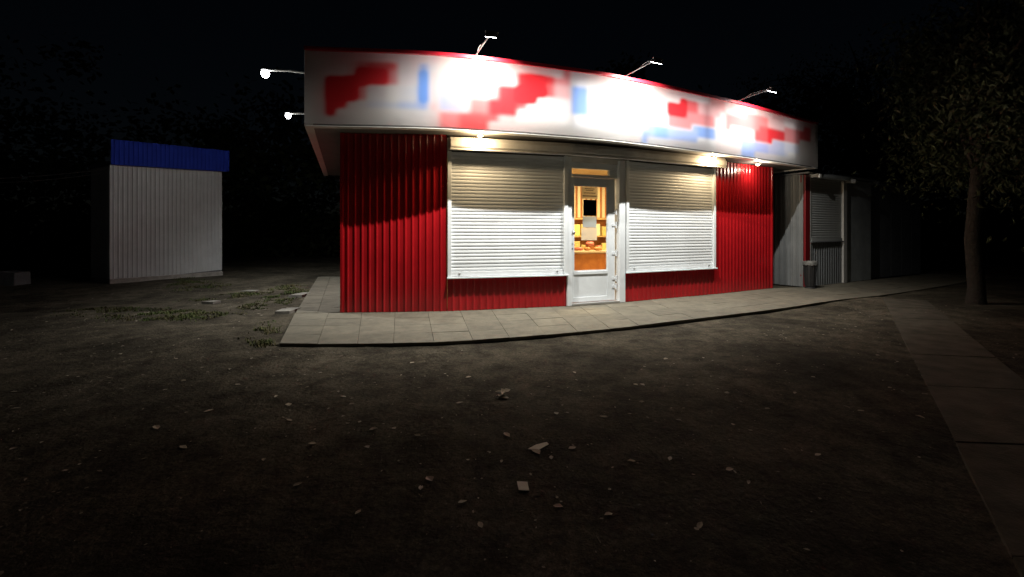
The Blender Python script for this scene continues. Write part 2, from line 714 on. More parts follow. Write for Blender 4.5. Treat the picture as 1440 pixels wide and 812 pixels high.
# ------------------------------------------------------------------ concrete path on the right
pa = (Vector((6.40, 7.86)), Vector((1.2, 0.8)))
pb = (Vector((6.92, 7.60)), Vector((2.02, 0.8)))
mbp = MB()
q = [pa[0], pb[0], pb[1], pa[1]]
mbp.add([(p.x, p.y, gz(p.x, p.y) - 0.09) for p in q] + [(p.x, p.y, gz(p.x, p.y) - 0.022) for p in q],
        [(0, 1, 2, 3), (4, 5, 6, 7), (0, 1, 5, 4), (1, 2, 6, 5), (2, 3, 7, 6), (3, 0, 4, 7)])
path = solo('path', mbp, 'concrete_bed')
tag(path, 'narrow concrete slab path leading to the pavement on the right', 'path', kind='structure')
N_SL = 8
for i in range(N_SL):
    t0, t1 = i / N_SL + 0.0009, (i + 1) / N_SL - 0.0009
    q = [pa[0].lerp(pa[1], t0), pb[0].lerp(pb[1], t0), pb[0].lerp(pb[1], t1), pa[0].lerp(pa[1], t1)]
    dz = random.uniform(-0.003, 0.003)
    sl = MB().hexa([(p.x, p.y, gz(p.x, p.y) - 0.02) for p in q] + [(p.x, p.y, gz(p.x, p.y) + 0.013 + dz) for p in q])
    part('path_slab', sl, 'path_concrete', path)

# ------------------------------------------------------------------ the red kiosk
kiosk = thing('shop_kiosk', 'red corrugated shop kiosk with white roller shutters and a long lit sign', 'kiosk', (1.4, 9.0, PAVE))
Z0 = PAVE + 0.004
ZT = 2.52
# corrugated skins
c0 = MB().corr(BAY[0], 0.012, BAY[0].L - 0.004, Z0, 2.605, 0.0)
part('wall_sheet', c0, 'red_sheet', kiosk, smooth=50)
c1 = MB().corr(BAY[1], 0.004, BAY[1].L - 0.004, Z0, 0.548, 0.0)
part('wall_sheet', c1, 'red_sheet', kiosk, smooth=50)
c3 = MB().corr(BAY[3], 0.004, BAY[3].L - 0.004, Z0, 0.548, 0.0)
part('wall_sheet', c3, 'red_sheet', kiosk, smooth=50)
c4 = MB().corr(BAY[4], 0.004, BAY[4].L - 0.012, Z0, ZT, 0.0)
part('wall_sheet', c4, 'red_sheet', kiosk, smooth=50)
# corner trims
part('corner_trim', MB().box(BAY[0], -0.012, 0.03, -0.05, 0.026, Z0, 2.605), 'red_sheet', kiosk, bevel=0.006)
part('corner_trim', MB().box(BAY[4], BAY[4].L - 0.03, BAY[4].L + 0.012, -0.05, 0.026, Z0, ZT), 'red_sheet', kiosk, bevel=0.006)
# side and rear skins
FL = Frame(BK_L, P[0])
part('side_wall', MB().corr(FL, 0.0, FL.L - 0.03, Z0, ZT, 0.0), 'red_sheet', kiosk, smooth=50)
FR = Frame(P[5], BK_R)
part('side_wall', MB().corr(FR, 0.03, FR.L, Z0, ZT, 0.0), 'red_sheet', kiosk, smooth=50)
FB = Frame(BK_R, BK_L)
part('rear_wall', MB().corr(FB, 0.0, FB.L, Z0, ZT, 0.0), 'red_sheet', kiosk, smooth=50)
# wall cores (lined inside)
for k in (0, 1, 3, 4):
    b = BAY[k]
    part('wall_core', MB().box(b, 0.02, b.L - 0.02, -0.12, -0.008, Z0, 2.51), 'shop_wall', kiosk)
for fr in (FL, FR, FB):
    part('wall_core', MB().box(fr, 0.13, fr.L - 0.13, -0.12, -0.008, Z0, 2.51), 'shop_wall', kiosk)
part('shop_floor', MB().prism([tuple(p) for p in offset(P, -0.06)] + [BK_R, BK_L], PAVE + 0.002, PAVE + 0.03), 'shop_dark', kiosk)

# shutters


def slat_mesh(b, u0, u1, zc, pitch):
    prof = [(0.0035, 0.0), (0.0065, 0.08), (0.0090, 0.30), (0.0095, 0.52), (0.0080, 0.78), (0.0055, 0.92), (0.0035, 0.985)]
    m = MB()
    v = []
    for u in (u0, u1):
        for d, k in prof:
            v.append((*b.pt(u, d), zc + k * pitch))
        for d, k in ((0.0, 0.985), (0.0, 0.0)):
            v.append((*b.pt(u, d), zc + k * pitch))
    n = len(prof) + 2
    f = [(j, (j + 1) % n, n + (j + 1) % n, n + j) for j in range(n)]
    f += [tuple(range(n - 1, -1, -1)), tuple(range(n, 2 * n))]
    return m.add(v, f)


for k in (1, 3):
    b = BAY[k]
    ua, ub = (0.0, b.L - 0.0) if k == 1 else (0.01, b.L)
    sh = part('roller_shutter', MB().box(b, ua + 0.03, ub - 0.03, -0.006, -0.001, 0.56, 2.40), 'dark_gap', kiosk)
    part('guide_rail', MB().box(b, ua, ua + 0.055, 0.0, 0.046, 0.572, 2.37), 'white_paint', sh, bevel=0.004)
    part('guide_rail', MB().box(b, ub - 0.055, ub, 0.0, 0.046, 0.572, 2.37), 'white_paint', sh, bevel=0.004)
    part('sill', MB().box(b, ua - 0.01, ub + 0.01, 0.0, 0.075, 0.55, 0.571), 'white_paint', sh, bevel=0.003)
    part('bottom_bar', MB().box(b, ua + 0.057, ub - 0.057, 0.002, 0.026, 0.576, 0.645), 'white_paint', sh, bevel=0.004)
    for uu in (ua + 0.17, ub - 0.17):
        part('shutter_lock', MB().box(b, uu - 0.014, uu + 0.014, 0.027, 0.045, 0.60, 0.628), 'metal', sh, bevel=0.003)
    pitch = 0.0505
    first = None
    nsl = 34
    for i in range(nsl):
        if first is None:
            first = part('slat', slat_mesh(b, ua + 0.057, ub - 0.057, 0.648, pitch), 'white_slat', sh, smooth=40)
        else:
            sd = random.uniform(-0.0012, 0.0012)
            share(first, sh, (b.n.x * sd, b.n.y * sd, i * pitch))

# shutter housing running over both shutters and the door
hp = [BAY[1].pt(0.02), P[2], P[3], BAY[3].pt(BAY[3].L), BAY[4].pt(0.08)]
part('shutter_housing', MB().sweep(hp, [(0.003, 2.385), (0.185, 2.385), (0.205, 2.41), (0.205, 2.485), (0.165, 2.545), (0.003, 2.545)]), 'housing_white', kiosk, bevel=0.006)
part('housing_lip', MB().sweep(hp, [(0.17, 2.365), (0.198, 2.365), (0.198, 2.384), (0.17, 2.384)]), 'housing_white', kiosk)
part('header_panel', MB().sweep([P[1], P[2], P[3], P[4]], [(-0.10, 2.30), (-0.004, 2.30), (-0.004, 2.56), (-0.10, 2.56)]), 'housing_white', kiosk)

# door bay
b = BAY[2]
part('door_post', MB().box(b, -0.004, 0.07, -0.11, 0.035, Z0, 2.36), 'white_paint', kiosk, bevel=0.005)
part('door_post', MB().box(b, 0.935, 1.05, -0.11, 0.04, Z0, 2.36), 'white_paint', kiosk, bevel=0.005)
part('door_lintel', MB().box(b, 0.072, 0.933, -0.11, -0.02, 2.205, 2.298), 'white_paint', kiosk, bevel=0.004)
part('door_lintel', MB().box(b, 0.072, 0.933, -0.11, -0.03, 2.075, 2.115), 'white_paint', kiosk, bevel=0.004)
part('transom_mullion', MB().box(b, 0.80, 0.933, -0.10, -0.035, 2.117, 2.203), 'white_paint', kiosk)
part('transom_pane', MB().box(b, 0.072, 0.80, -0.072, -0.066, 2.117, 2.203), 'door_glass', kiosk)
part('threshold', MB().box(b, 0.072, 0.933, -0.14, 0.06, Z0, 0.115), 'metal', kiosk, bevel=0.006)
door_b = MB()
DZ0, DZ1 = 0.122, 2.068
GU0, GU1, GZ0, GZ1 = 0.142, 0.765, 0.60, 1.945
door_b.box(b, 0.078, GU0, -0.085, -0.035, DZ0, DZ1)
door_b.box(b, GU1, 0.90, -0.085, -0.035, DZ0, DZ1)
door_b.box(b, GU0 + .0005, GU1 - .0005, -0.085, -0.035, GZ1, DZ1)
door_b.box(b, GU0 + .0005, GU1 - .0005, -0.085, -0.035, DZ0, DZ0 + 0.075)
door_b.box(b, GU0 + .0005, GU1 - .0005, -0.078, -0.047, DZ0 + 0.0755, GZ0 - 0.0505)
door_b.box(b, GU0 + .0005, GU1 - .0005, -0.085, -0.035, GZ0 - 0.05, GZ0)
door = part('door', door_b, 'white_paint', kiosk, bevel=0.004, label='white door with a tall glass pane and notices')
part('glass_pane', MB().box(b, GU0 - .004, GU1 + .004, -0.064, -0.058, GZ0 - .004, GZ1 + .004), 'door_glass', door)
bead = MB()
for (u0, u1, z0, z1) in ((GU0, GU0 + .016, GZ0, GZ1), (GU1 - .016, GU1, GZ0, GZ1), (GU0 + .0165, GU1 - .0165, GZ0, GZ0 + .016), (GU0 + .0165, GU1 - .0165, GZ1 - .016, GZ1)):
    bead.box(b, u0, u1, -0.057, -0.043, z0, z1)
part('glazing_bead', bead, 'white_paint', door)
# handle: rose, shank, knob
hx, hz = 0.108, 1.20
knob = MB()
knob.tube([(*b.pt(hx, -0.036), hz), (*b.pt(hx, -0.028), hz)], 0.032, 14)
knob.tube([(*b.pt(hx, -0.029), hz), (*b.pt(hx, 0.010), hz)], 0.010, 10)
knob.tube([(*b.pt(hx, 0.008), hz), (*b.pt(hx, 0.016), hz), (*b.pt(hx, 0.032), hz), (*b.pt(hx, 0.04), hz)], [0.016, 0.026, 0.026, 0.014], 14)
part('door_knob', knob, 'metal', door, smooth=40)
for zz in (1.03, 0.955):
    part('lock', MB().tube([(*b.pt(hx + .004, -0.036), zz), (*b.pt(hx + .004, -0.024), zz)], [0.015, 0.013], 12), 'metal' if zz > 1 else 'lamp_black', door, smooth=40)
for zz in (1.54, 1.33, 0.875, 0.47, 0.34):
    hg = MB().tube([(*b.pt(0.913, -0.022), zz - 0.05), (*b.pt(0.913, -0.022), zz + 0.05)], 0.012, 10)
    hg.box(b, 0.845, 0.905, -0.0345, -0.026, zz - 0.02, zz + 0.02)
    part('hinge', hg, 'white_paint', door, smooth=40)
# notices behind the glass
nt = part('notice', MB().box(b, 0.30, 0.60, -0.072, -0.070, 1.74, 1.925), 'notice_beige', door)
for (z, u0, u1, h) in ((1.892, .36, .54, .012), (1.868, .38, .52, .010), (1.826, .34, .56, .012), (1.776, .32, .58, .016)):
    part('print_line', MB().box(b, u0, u1, -0.0699, -0.0692, z, z + h), 'ink', door)
part('poster', MB().box(b, 0.335, 0.575, -0.072, -0.070, 1.47, 1.725), 'screen_navy', door)
part('notice', MB().box(b, 0.325, 0.575, -0.072, -0.070, 1.285, 1.462), 'notice_grey', door)
part('notice', MB().box(b, 0.30, 0.585, -0.072, -0.070, 1.085, 1.278), 'notice_white', door)

# canopy: soffit, roof and the sign
SIGN = [(-2.706, 5.932), (-2.371, 5.954), (-0.851, 6.055), (0.981, 6.541), (2.004, 6.956), (3.897, 7.904), (5.471, 8.809), (6.200, 9.230)]
SC = catmull(SIGN, 10)
SL = polylen(SC)
SLEN = SL[-1]


def zb(s):
    return 2.60 - 0.10 * s / SLEN


def zt(s):
    return 3.62 - 0.20 * s / SLEN


left_end = Vector(SC[0])
lback = tuple(left_end + SIDE * 5.6)
rback = (3.2, 14.0)
inset = offset(SC, -0.07)
sof = MB()
poly2 = inset + [rback, lback]
n = len(poly2)
zs = [zb(s) + 0.02 for s in SL] + [2.52, 2.62]
sof.add([(x, y, z) for (x, y), z in zip(poly2, zs)] + [(x, y, z + 0.03) for (x, y), z in zip(poly2, zs)],
        [tuple(range(n - 1, -1, -1)), tuple(range(n, 2 * n))] + [(i, (i + 1) % n, n + (i + 1) % n, n + i) for i in range(n)])
part('soffit', sof, 'soffit_grey', kiosk)
ro = MB().prism(offset(SC, -0.12) + [rback, lback], 3.28, 3.34)
part('roof', ro, 'roof_grey', kiosk)

# soft red and blue artwork of the printed sign, bottom row first, left to right
RED_INK = [
    '000000000000144555000000000000000011000000000000111110000000000000000000',
    '017000000000144555522000000000000011000000000000111110000000000000000000',
    '017710000000200044666000000000000000000000000000000000000000000000000000',
    '018894000000100044666511011000000000000044440000000002225556000000000000',
    '018894000000100000366891011000000022200044444444114002225556666444400000',
    '008899774110100000366899533000000022221177744444114444444556666444455500',
    '000029774110100000011677533000000011121177755333314444444442222444455500',
    '000024555110000000011677644000000011111100755333331110444442222111105500',
    '000000000000000000000011104000000000011100000003331110000000222111100000',
]
BLUE_INK = [
    '000000000000000000000000000000000000400000000000000004440000000000000000',
    '000000000000000000000000000110000000445544444000000004444443333200000000',
    '000001222334033200000000000110334422245544444555221114444443333222200000',
    '000000110117033200000000000551334422220000004555221110000000333222200000',
    '000000110117022200000000000551000000020000000000000110000000000000000000',
    '000000000007000000000000000550000000000000000000000000000000000000000000',
    '000000000007000000000000000550000000000000000000000000000000000000000000',
    '000000000004100000000000000110000000000000000000000000000000000000000000',
    '000000000000100000000000000110000000000000000000000000000000000000000000',
]


def ink(s, v):
    out = []
    for tab in (RED_INK, BLUE_INK):
        fx = max(0, min(len(tab[0]) - 1.001, s / SLEN * len(tab[0]) - 0.5))
        fy = max(0, min(len(tab) - 1.001, v * len(tab) - 0.5))
        i, j = int(fx), int(fy)
        kx, ky = sstep(fx - i), sstep(fy - j)
        q = [int(tab[j + b_][i + a_]) / 9 for b_ in (0, 1) for a_ in (0, 1)]
        out.append((q[0] * (1 - kx) + q[1] * kx) * (1 - ky) + (q[2] * (1 - kx) + q[3] * kx) * ky)
    return out


# printed face as a curved sheet with thickness
sign_root = MB()
NU, NV = 288, 36
front_v, front_f, ir, ib = [], [], [], []
for i in range(NU + 1):
    s = SLEN * i / NU
    p, t, nn = along(SC, SL, s)
    for j in range(NV + 1):
        v = j / NV
        front_v.append((p.x + nn.x * 0.004, p.y + nn.y * 0.004, zb(s) + 0.03 + (zt(s) - zb(s) - 0.07) * v))
        a, c = ink(s, v)
        ir.append(a); ib.append(c)
for i in range(NU):
    for j in range(NV):
        front_f.append((i * (NV + 1) + j, (i + 1) * (NV + 1) + j, (i + 1) * (NV + 1) + j + 1, i * (NV + 1) + j + 1))
# open-fronted tray behind the printed sheet: back, top, bottom and end plates
body = MB()
k = len(SC)
ring = [(0.0, 0, 0.0), (0.0, 1, 0.0), (-0.13, 1, 0.0), (-0.13, 0, 0.0), (-0.122, 0, 0.008), (-0.122, 1, -0.008), (0.0, 1, -0.008), (0.0, 0, 0.008)]
for d_, top_, dz_ in ring:
    oo = offset(SC, d_) if d_ else SC
    body.v += [(x, y, (zt(s_) if top_ else zb(s_)) + dz_) for (x, y), s_ in zip(oo, SL)]
for (r_, r2) in ((1, 2), (2, 3), (3, 0), (0, 7), (7, 4), (4, 5), (5, 6), (6, 1)):
    for i in range(k - 1):
        body.f.append((r_ * k + i, r_ * k + i + 1, r2 * k + i + 1, r2 * k + i))
for e_ in (0, k - 1):
    body.f += [(e_, k + e_, 2 * k + e_, 3 * k + e_)]
sign = part('sign_board', body, 'housing_white', kiosk, smooth=30, label='long curved sign board printed in white, red and blue')
for i in range(6):  # fill panels added behind the print to even out the sign's brightness
    sm = SLEN * (0.175 + 0.135 * i)
    p_, t_, n_ = along(SC, SL, sm)
    ld = bpy.data.lights.new('sign_fill', 'AREA')
    ld.shape = 'RECTANGLE'
    ld.size = SLEN * 0.125
    ld.size_y = 0.62
    ld.energy = SIGN_FILL_W * SIGN_GAIN[i]
    ld.color = (1.0, 0.98, 0.96)
    lo_ = bpy.data.objects.new('sign_fill', ld)
    COL.objects.link(lo_)
    lo_.parent = sign
    zc_ = (zb(sm) + zt(sm)) / 2
    lo_.location = Vector((p_.x - n_.x * 0.105, p_.y - n_.y * 0.105, zc_)) - Vector(ORG[sign.name])
    zax = Vector((-n_.x, -n_.y, 0))
    xax = Vector((t_.x, t_.y, 0))
    yax = zax.cross(xax)
    lo_.rotation_euler = Matrix((xax, yax, zax)).transposed().to_euler()
fm = MB(); fm.v = front_v; fm.f = front_f
org = ORG[kiosk.name]
me = bpy.data.meshes.new('sign_print')
me.from_pydata([(x - org[0], y - org[1], z - org[2]) for x, y, z in front_v], [], front_f)
for nm, vals in (('ink_red', ir), ('ink_blue', ib)):
    at = me.attributes.new(nm, 'FLOAT', 'POINT')
    at.data.foreach_set('value', vals)
me.shade_smooth()
so = bpy.data.objects.new('sign_print', me)
COL.objects.link(so)
so.parent = sign
so.data.materials.append(MATS['sign_print'])
# red metal cap along the top edge, white strip along the bottom edge
cap = MB()
oc = [offset(SC, d) for d in (0.02, -0.12)]
cap.v = [(x, y, zt(s) - 0.03) for (x, y), s in zip(oc[0], SL)] + [(x, y, zt(s) + 0.014) for (x, y), s in zip(oc[0], SL)] + \
        [(x, y, zt(s) + 0.014) for (x, y), s in zip(oc[1], SL)] + [(x, y, zt(s) - 0.03) for (x, y), s in zip(oc[1], SL)]
for r_ in range(4):
    for i in range(k - 1):
        r2 = (r_ + 1) % 4
        cap.f.append((r_ * k + i, r_ * k + i + 1, r2 * k + i + 1, r2 * k + i))
cap.f += [(0, k, 2 * k, 3 * k), (k - 1, 2 * k - 1, 3 * k - 1, 4 * k - 1)]
part('top_trim', cap, 'red_trim', sign, smooth=30)
# return of the sign along the left side
FS = Frame(lback, SC[0])
part('side_fascia', MB().box(FS, 0.0, FS.L - 0.004, -0.10, 0.0, 2.60, 3.615), 'housing_white', kiosk)
FS2 = Frame(SC[-1], rback)
part('side_fascia', MB().box(FS2, 0.004, FS2.L, -0.10, 0.0, 2.50, 3.41), 'housing_white', kiosk)

# ------------------------------------------------------------------ lamps on arms above the sign


def flood(s, tipdx, tiplen, label, gain=1.0, skew=0.0):
    p, t, nn = along(SC, SL, s)
    base = Vector((p.x - nn.x * 0.04, p.y - nn.y * 0.04, zt(s) + 0.012))
    root = thing('floodlight', label, 'floodlight', base, 'floodlights on arms above the sign')
    tip = base + Vector((nn.x * tiplen + t.x * tipdx, nn.y * tiplen + t.y * tipdx, 0.11))
    mid = base.lerp(tip, 0.5) + Vector((0, 0, 0.02))
    part('arm', MB().tube([base, base + Vector((0, 0, 0.03)), mid, tip], 0.011, 8), 'arm_metal', root, smooth=50)
    part('base_plate', MB().tube([base - Vector((0, 0, 0.008)), base + Vector((0, 0, 0.006))], 0.04, 10), 'arm_metal', root)
    cab = []
    for i in range(13):
        f = i / 12
        c = base.lerp(tip, f)
        cab.append(c + Vector((t.x, t.y, 0)) * 0.028 * math.sin(f * 9 + s) * math.sin(f * math.pi) + Vector((0, 0, 0.03 * math.sin(f * math.pi) + 0.012)))
    part('cable', MB().tube(cab, 0.005, 6), 'cable_white', root, smooth=60)
    aim = Vector((-nn.x * 0.50 + t.x * skew, -nn.y * 0.50 + t.y * skew, -0.90)).normalized()
    ax = Vector((t.x, t.y, 0))
    ay = aim.cross(ax).normalized()

    def bx(c, hx, hy, z0, z1):
        return MB().hexa([c + ax * (sx * hx) + ay * (sy * hy) + aim * z0 for sx, sy in ((-1, -1), (1, -1), (1, 1), (-1, 1))] +
                         [c + ax * (sx * hx) + ay * (sy * hy) + aim * z1 for sx, sy in ((-1, -1), (1, -1), (1, 1), (-1, 1))])
    c = tip + aim * 0.02
    part('housing', bx(c, 0.075, 0.05, -0.01, 0.03), 'lamp_black', root, bevel=0.006)
    part('bracket', bx(tip, 0.085, 0.012, -0.016, 0.004), 'cable_white', root, bevel=0.003)
    part('lens', bx(c, 0.065, 0.042, 0.031, 0.034), 'lamp_cool', root)
    L_ = c + aim * 0.05
    lamp('flood_beam', 'SPOT', root, L_ - base, FLOOD_W * gain, (1.0, 0.965, 0.885), 0.010, aim, 144, 1.0)
    return root


flood(2.24, 0.11, 0.55, 'slim floodlight arm above the sign, nearest to the left shutter', 1.05, -0.10)
flood(4.55, 0.12, 0.56, 'floodlight arm with looped cable above the middle of the sign', 1.1)
flood(7.05, 0.14, 0.56, 'floodlight arm above the right end of the sign', 0.55, 0.12)


def side_lamp(back, reach, z, rad, power, label):
    base = left_end + SIDE * back
    nl = FS.n
    b0 = Vector((base.x, base.y, z - 0.03))
    root = thing('floodlight', label, 'floodlight', b0, 'lit lamps on the left side of the sign')
    tip = b0 + Vector((-reach, 0.02, 0.06))
    part('arm', MB().tube([b0, b0.lerp(tip, .45) + Vector((0, 0, .015)), b0.lerp(tip, .5) + Vector((0, 0, .02)), tip], 0.016, 8), 'cable_white', root, smooth=50)
    part('base_plate', MB().tube([b0 + Vector((0.01, 0, 0)), b0 - Vector((0.012, 0, 0))], 0.05, 10), 'arm_metal', root)
    cab = [b0.lerp(tip, i / 10) + Vector((0, 0, 0.02 + 0.014 * math.sin(i * 1.9))) for i in range(11)]
    part('cable', MB().tube(cab, 0.006, 6), 'cable_white', root, smooth=60)
    c = tip + Vector((-0.06, 0, -0.02))
    part('housing', MB().lathe(c, [(0.02, 0.07), (0.05, 0.06), (0.065, 0.035), (0.066, 0.015)][::-1], 14), 'lamp_black', root, smooth=40)
    prof = [(rad * math.sin(a), -rad * 1.15 * math.cos(a)) for a in [math.pi * i / 10 for i in range(1, 10)]]
    part('bulb', MB().lathe(c + Vector((0, 0, -0.03)), prof, 16), 'lamp_cool', root, smooth=60)
    lamp('bulb_glow', 'SPOT', root, c + Vector((-0.05, -0.03, -0.13)) - b0, power, (0.98, 1.0, 0.96), 0.04, (0.28, 0.42, -0.86), 140, 1.0)
    return root


side_lamp(1.20, 0.66, 3.70, 0.058, SIDE_W, 'bright bare lamp on an arm, the larger one left of the sign')
side_lamp(3.85, 0.62, 3.68, 0.052, SIDE_W * 0.5, 'small bright lamp on an arm, the lower one left of the sign')

# small lamps under the soffit


def soffit_lamp(x, y, z, power, col, label, mt='lamp_warm'):
    root = thing('soffit_lamp', label, 'lamp', (x, y, z), 'small lamps under the sign overhang')
    part('housing', MB().lathe((x, y, z), [(0.038, -0.045), (0.045, -0.04), (0.045, 0.0)], 16), 'housing_white', root, smooth=40)
    part('bulb', MB().lathe((x, y, z), [(0.008, -0.068), (0.022, -0.062), (0.028, -0.050), (0.024, -0.0455)], 14), mt, root, smooth=50)
    lamp('soffit_glow', 'POINT', root, (0, 0, -0.10), power, col, 0.025)
    return root


pt = BAY[1].pt(0.42, 0.30)
soffit_lamp(pt[0], pt[1], 2.592, SOFFIT_W, (1.0, 0.72, 0.40), 'warm lamp under the sign above the left shutter')
pt = BAY[3].pt(1.72, 0.30)
soffit_lamp(pt[0], pt[1], 2.545, SOFFIT_W, (1.0, 0.72, 0.40), 'warm lamp under the sign above the right shutter')
pt = BAY[4].pt(0.95, 0.24)
soffit_lamp(pt[0], pt[1], 2.53, SOFFIT_W * 0.42, (1.0, 0.86, 0.66), 'lamp under the sign above the right red wall')

# ------------------------------------------------------------------ inside the shop (seen through the door)
CF = Frame((0.2, 8.55), (4.2, 9.45))
ct = thing('shop_counter', 'orange wooden counter seen through the glass door', 'counter', (1.6, 8.9, 0.11))
part('front_panel', MB().box(CF, 0.0, 4.0, -0.03, 0.0, 0.115, 0.80), 'wood_orange', ct)
part('body', MB().box(CF, 0.02, 3.98, -0.60, -0.032, 0.115, 0.80), 'shop_dark', ct)
part('counter_top', MB().box(CF, -0.02, 4.02, -0.62, 0.03, 0.802, 0.845), 'counter_top', ct, bevel=0.006)
for i in range(16):
    u = 0.55 + 0.115 * i + random.uniform(-.02, .02)
    d = random.uniform(-0.42, -0.12)
    x, y = CF.pt(u, d)
    L_, rr = random.uniform(.12, .20), random.uniform(.035, .055)
    ang = random.uniform(-0.5, 0.5)
    zz = 0.846 + rr + (0.075 if i % 3 == 2 else 0)
    pts = [(x + math.cos(ang) * L_ * (q - .5), y + math.sin(ang) * L_ * (q - .5), zz) for q in (0, .08, .25, .5, .75, .92, 1)]
    o = solo('bread_loaf', MB().tube(pts, [rr * .3, rr * .7, rr, rr * 1.02, rr, rr * .7, rr * .3], 10), 'bread' if i % 2 else 'sausage', (x, y, zz - rr), smooth=60)
    tag(o, 'small loaf lying on the counter behind the glass door', 'bread', 'loaves on the shop counter')
SF = Frame((0.3, 10.2), (4.6, 11.1))
sh = thing('shop_shelf', 'pale wooden slatted shelf wall behind the shop counter', 'shelf', (2.2, 10.6, 0.11))
part('back_panel', MB().box(SF, 0.0, 4.2, -0.05, -0.02, 0.115, 2.5), 'wood_orange', sh)
for i in range(34):
    u = 0.15 + i * 0.12
    part('slat', MB().box(SF, u, u + 0.065, -0.019, 0.012, 1.55, 2.48), 'pack_cream', sh)
for z in (0.7, 1.1, 1.5):
    part('shelf_board', MB().box(SF, 0.0, 4.2, -0.019, 0.26, z, z + 0.03), 'wood_pale', sh)
for j, z in enumerate((0.731, 1.131)):
    for i in range(13):
        u = 0.75 + i * 0.17
        hgt = random.uniform(.16, .28)
        o = solo('food_pack', MB().box(SF, u, u + random.uniform(.10, .15), 0.03, 0.16, z, z + hgt), random.choice(['pack_yellow', 'pack_cream', 'pack_yellow', 'wood_orange']), (*SF.pt(u + .06, .1), z), bevel=0.008)
        tag(o, 'bright packet standing on the shelf inside the shop', 'packet', 'packets on the shop shelf')
ceil = part('ceiling', MB().prism([tuple(p) for p in offset(P, -0.125)] + [(2.9, 13.2), (-4.0, 10.9)], 2.535, 2.555), 'shop_wall', kiosk)
cl = thing('ceiling_lamp', 'warm ceiling lamp inside the shop', 'lamp', (1.7, 8.3, 2.53))
part('housing', MB().box(Frame((1.3, 8.2), (2.1, 8.5)), 0, .8, -.05, .05, 2.50, 2.533), 'housing_white', cl)
part('diffuser', MB().box(Frame((1.3, 8.2), (2.1, 8.5)), .02, .78, -.045, .045, 2.488, 2.4995), 'lamp_warm', cl)
lamp('shop_glow', 'AREA', cl, (0.15, 0.3, -0.06), SHOP_W, (1.0, 0.72, 0.38), 0.8, (0, 0, -1))

# ------------------------------------------------------------------ the white kiosk with a blue fascia on the left
WA, WB = Vector((-8.65, 9.79)), Vector((-7.47, 11.72))
WF = Frame(WA, WB)
wk = thing('storage_kiosk', 'white corrugated kiosk with a blue fascia on the dark left side', 'kiosk', ((WA.x + WB.x) / 2, (WA.y + WB.y) / 2, 0.08))


def slope_corr(fr, u0, u1, z0, z1, rise, d, mt, name, parent, pitch=0.085, depth=0.014):
    m = MB().corr(fr, u0, u1, z0, z1, d, pitch, depth)
    m.v = [(x, y, z + rise * max(-.2, min(1.2, ((x - fr.a.x) * fr.t.x + (y - fr.a.y) * fr.t.y) / fr.L))) for x, y, z in m.v]
    return part(name, m, mt, parent, smooth=50)


slope_corr(WF, 0.0, WF.L, 0.14, 2.66, 0.11, 0.0, 'pale_sheet', 'wall_sheet', wk)
slope_corr(WF, -0.02, WF.L + 0.12, 2.66, 3.20, 0.11, 0.12, 'blue_sheet', 'fascia', wk, 0.085, 0.012)
part('roof_slab', MB().add([(*WF.pt(u, d), z + 0.11 * u / WF.L) for z in (2.67, 2.74) for u, d in ((-.02, .115), (WF.L + .12, .115), (WF.L + .12, -1.2), (-.02, -1.2))],
                           [(3, 2, 1, 0), (4, 5, 6, 7), (0, 1, 5, 4), (1, 2, 6, 5), (2, 3, 7, 6), (3, 0, 4, 7)]), 'roof_grey', wk)
part('plinth', MB().box(WF, -0.01, WF.L + 0.01, -1.1, 0.035, -0.02, 0.205), 'plinth', wk, bevel=0.01)
WR = Frame(WB, tuple(WB - WF.n * 1.1))
part('side_wall', MB().corr(WR, 0.0, 1.1, 0.2, 2.75, 0.0, 0.085, 0.014), 'pale_sheet', wk, smooth=50)
WL = Frame(tuple(WA - WF.n * 1.1), WA)
part('side_wall', MB().corr(WL, 0.0, 1.1, 0.14, 2.65, 0.0, 0.085, 0.014), 'pale_sheet', wk, smooth=50)
part('core', MB().box(WF, 0.02, WF.L - 0.02, -1.08, -0.03, 0.16, 2.66), 'roof_grey', wk)
part('corner_trim', MB().box(WF, -0.008, 0.02, -0.02, 0.02, 0.14, 2.66), 'pale_sheet', wk)

# cables reaching the white kiosk from the left
for i, (za, zb_, yy) in enumerate(((2.62, 2.60, 9.9), (2.70, 2.55, 10.0))):
    pts = []
    for j in range(15):
        f = j / 14
        pts.append((-15.5 + (WA.x + 15.5) * f, yy + 0.4 * (1 - f), za + (zb_ - za) * f - 0.22 * math.sin(f * math.pi) * (1 + i * .4)))
    o = solo('cable', MB().tube(pts, 0.009, 6), 'cable_white', pts[-1], smooth=60)
    tag(o, ('thin upper cable' if i else 'thin lower cable') + ' running left from the white kiosk corner', 'cable', 'cables left of the white kiosk')

# concrete block on the far left
x0, y0 = -10.55, 9.65
o = solo('concrete_block', MB().hexa([(x0 - .2, y0 - .15, gz(x0, y0) - .02), (x0 + .18, y0 - .17, gz(x0, y0) - .02), (x0 + .2, y0 + .15, gz(x0, y0) - .02), (x0 - .17, y0 + .16, gz(x0, y0) - .02),
                                      (x0 - .2, y0 - .15, gz(x0, y0) + .29), (x0 + .18, y0 - .17, gz(x0, y0) + .27), (x0 + .19, y0 + .15, gz(x0, y0) + .27), (x0 - .18, y0 + .16, gz(x0, y0) + .29)]), 'block', (x0, y0, gz(x0, y0)), bevel=0.015)
tag(o, 'pale concrete block on the dirt at the far left edge', 'block')

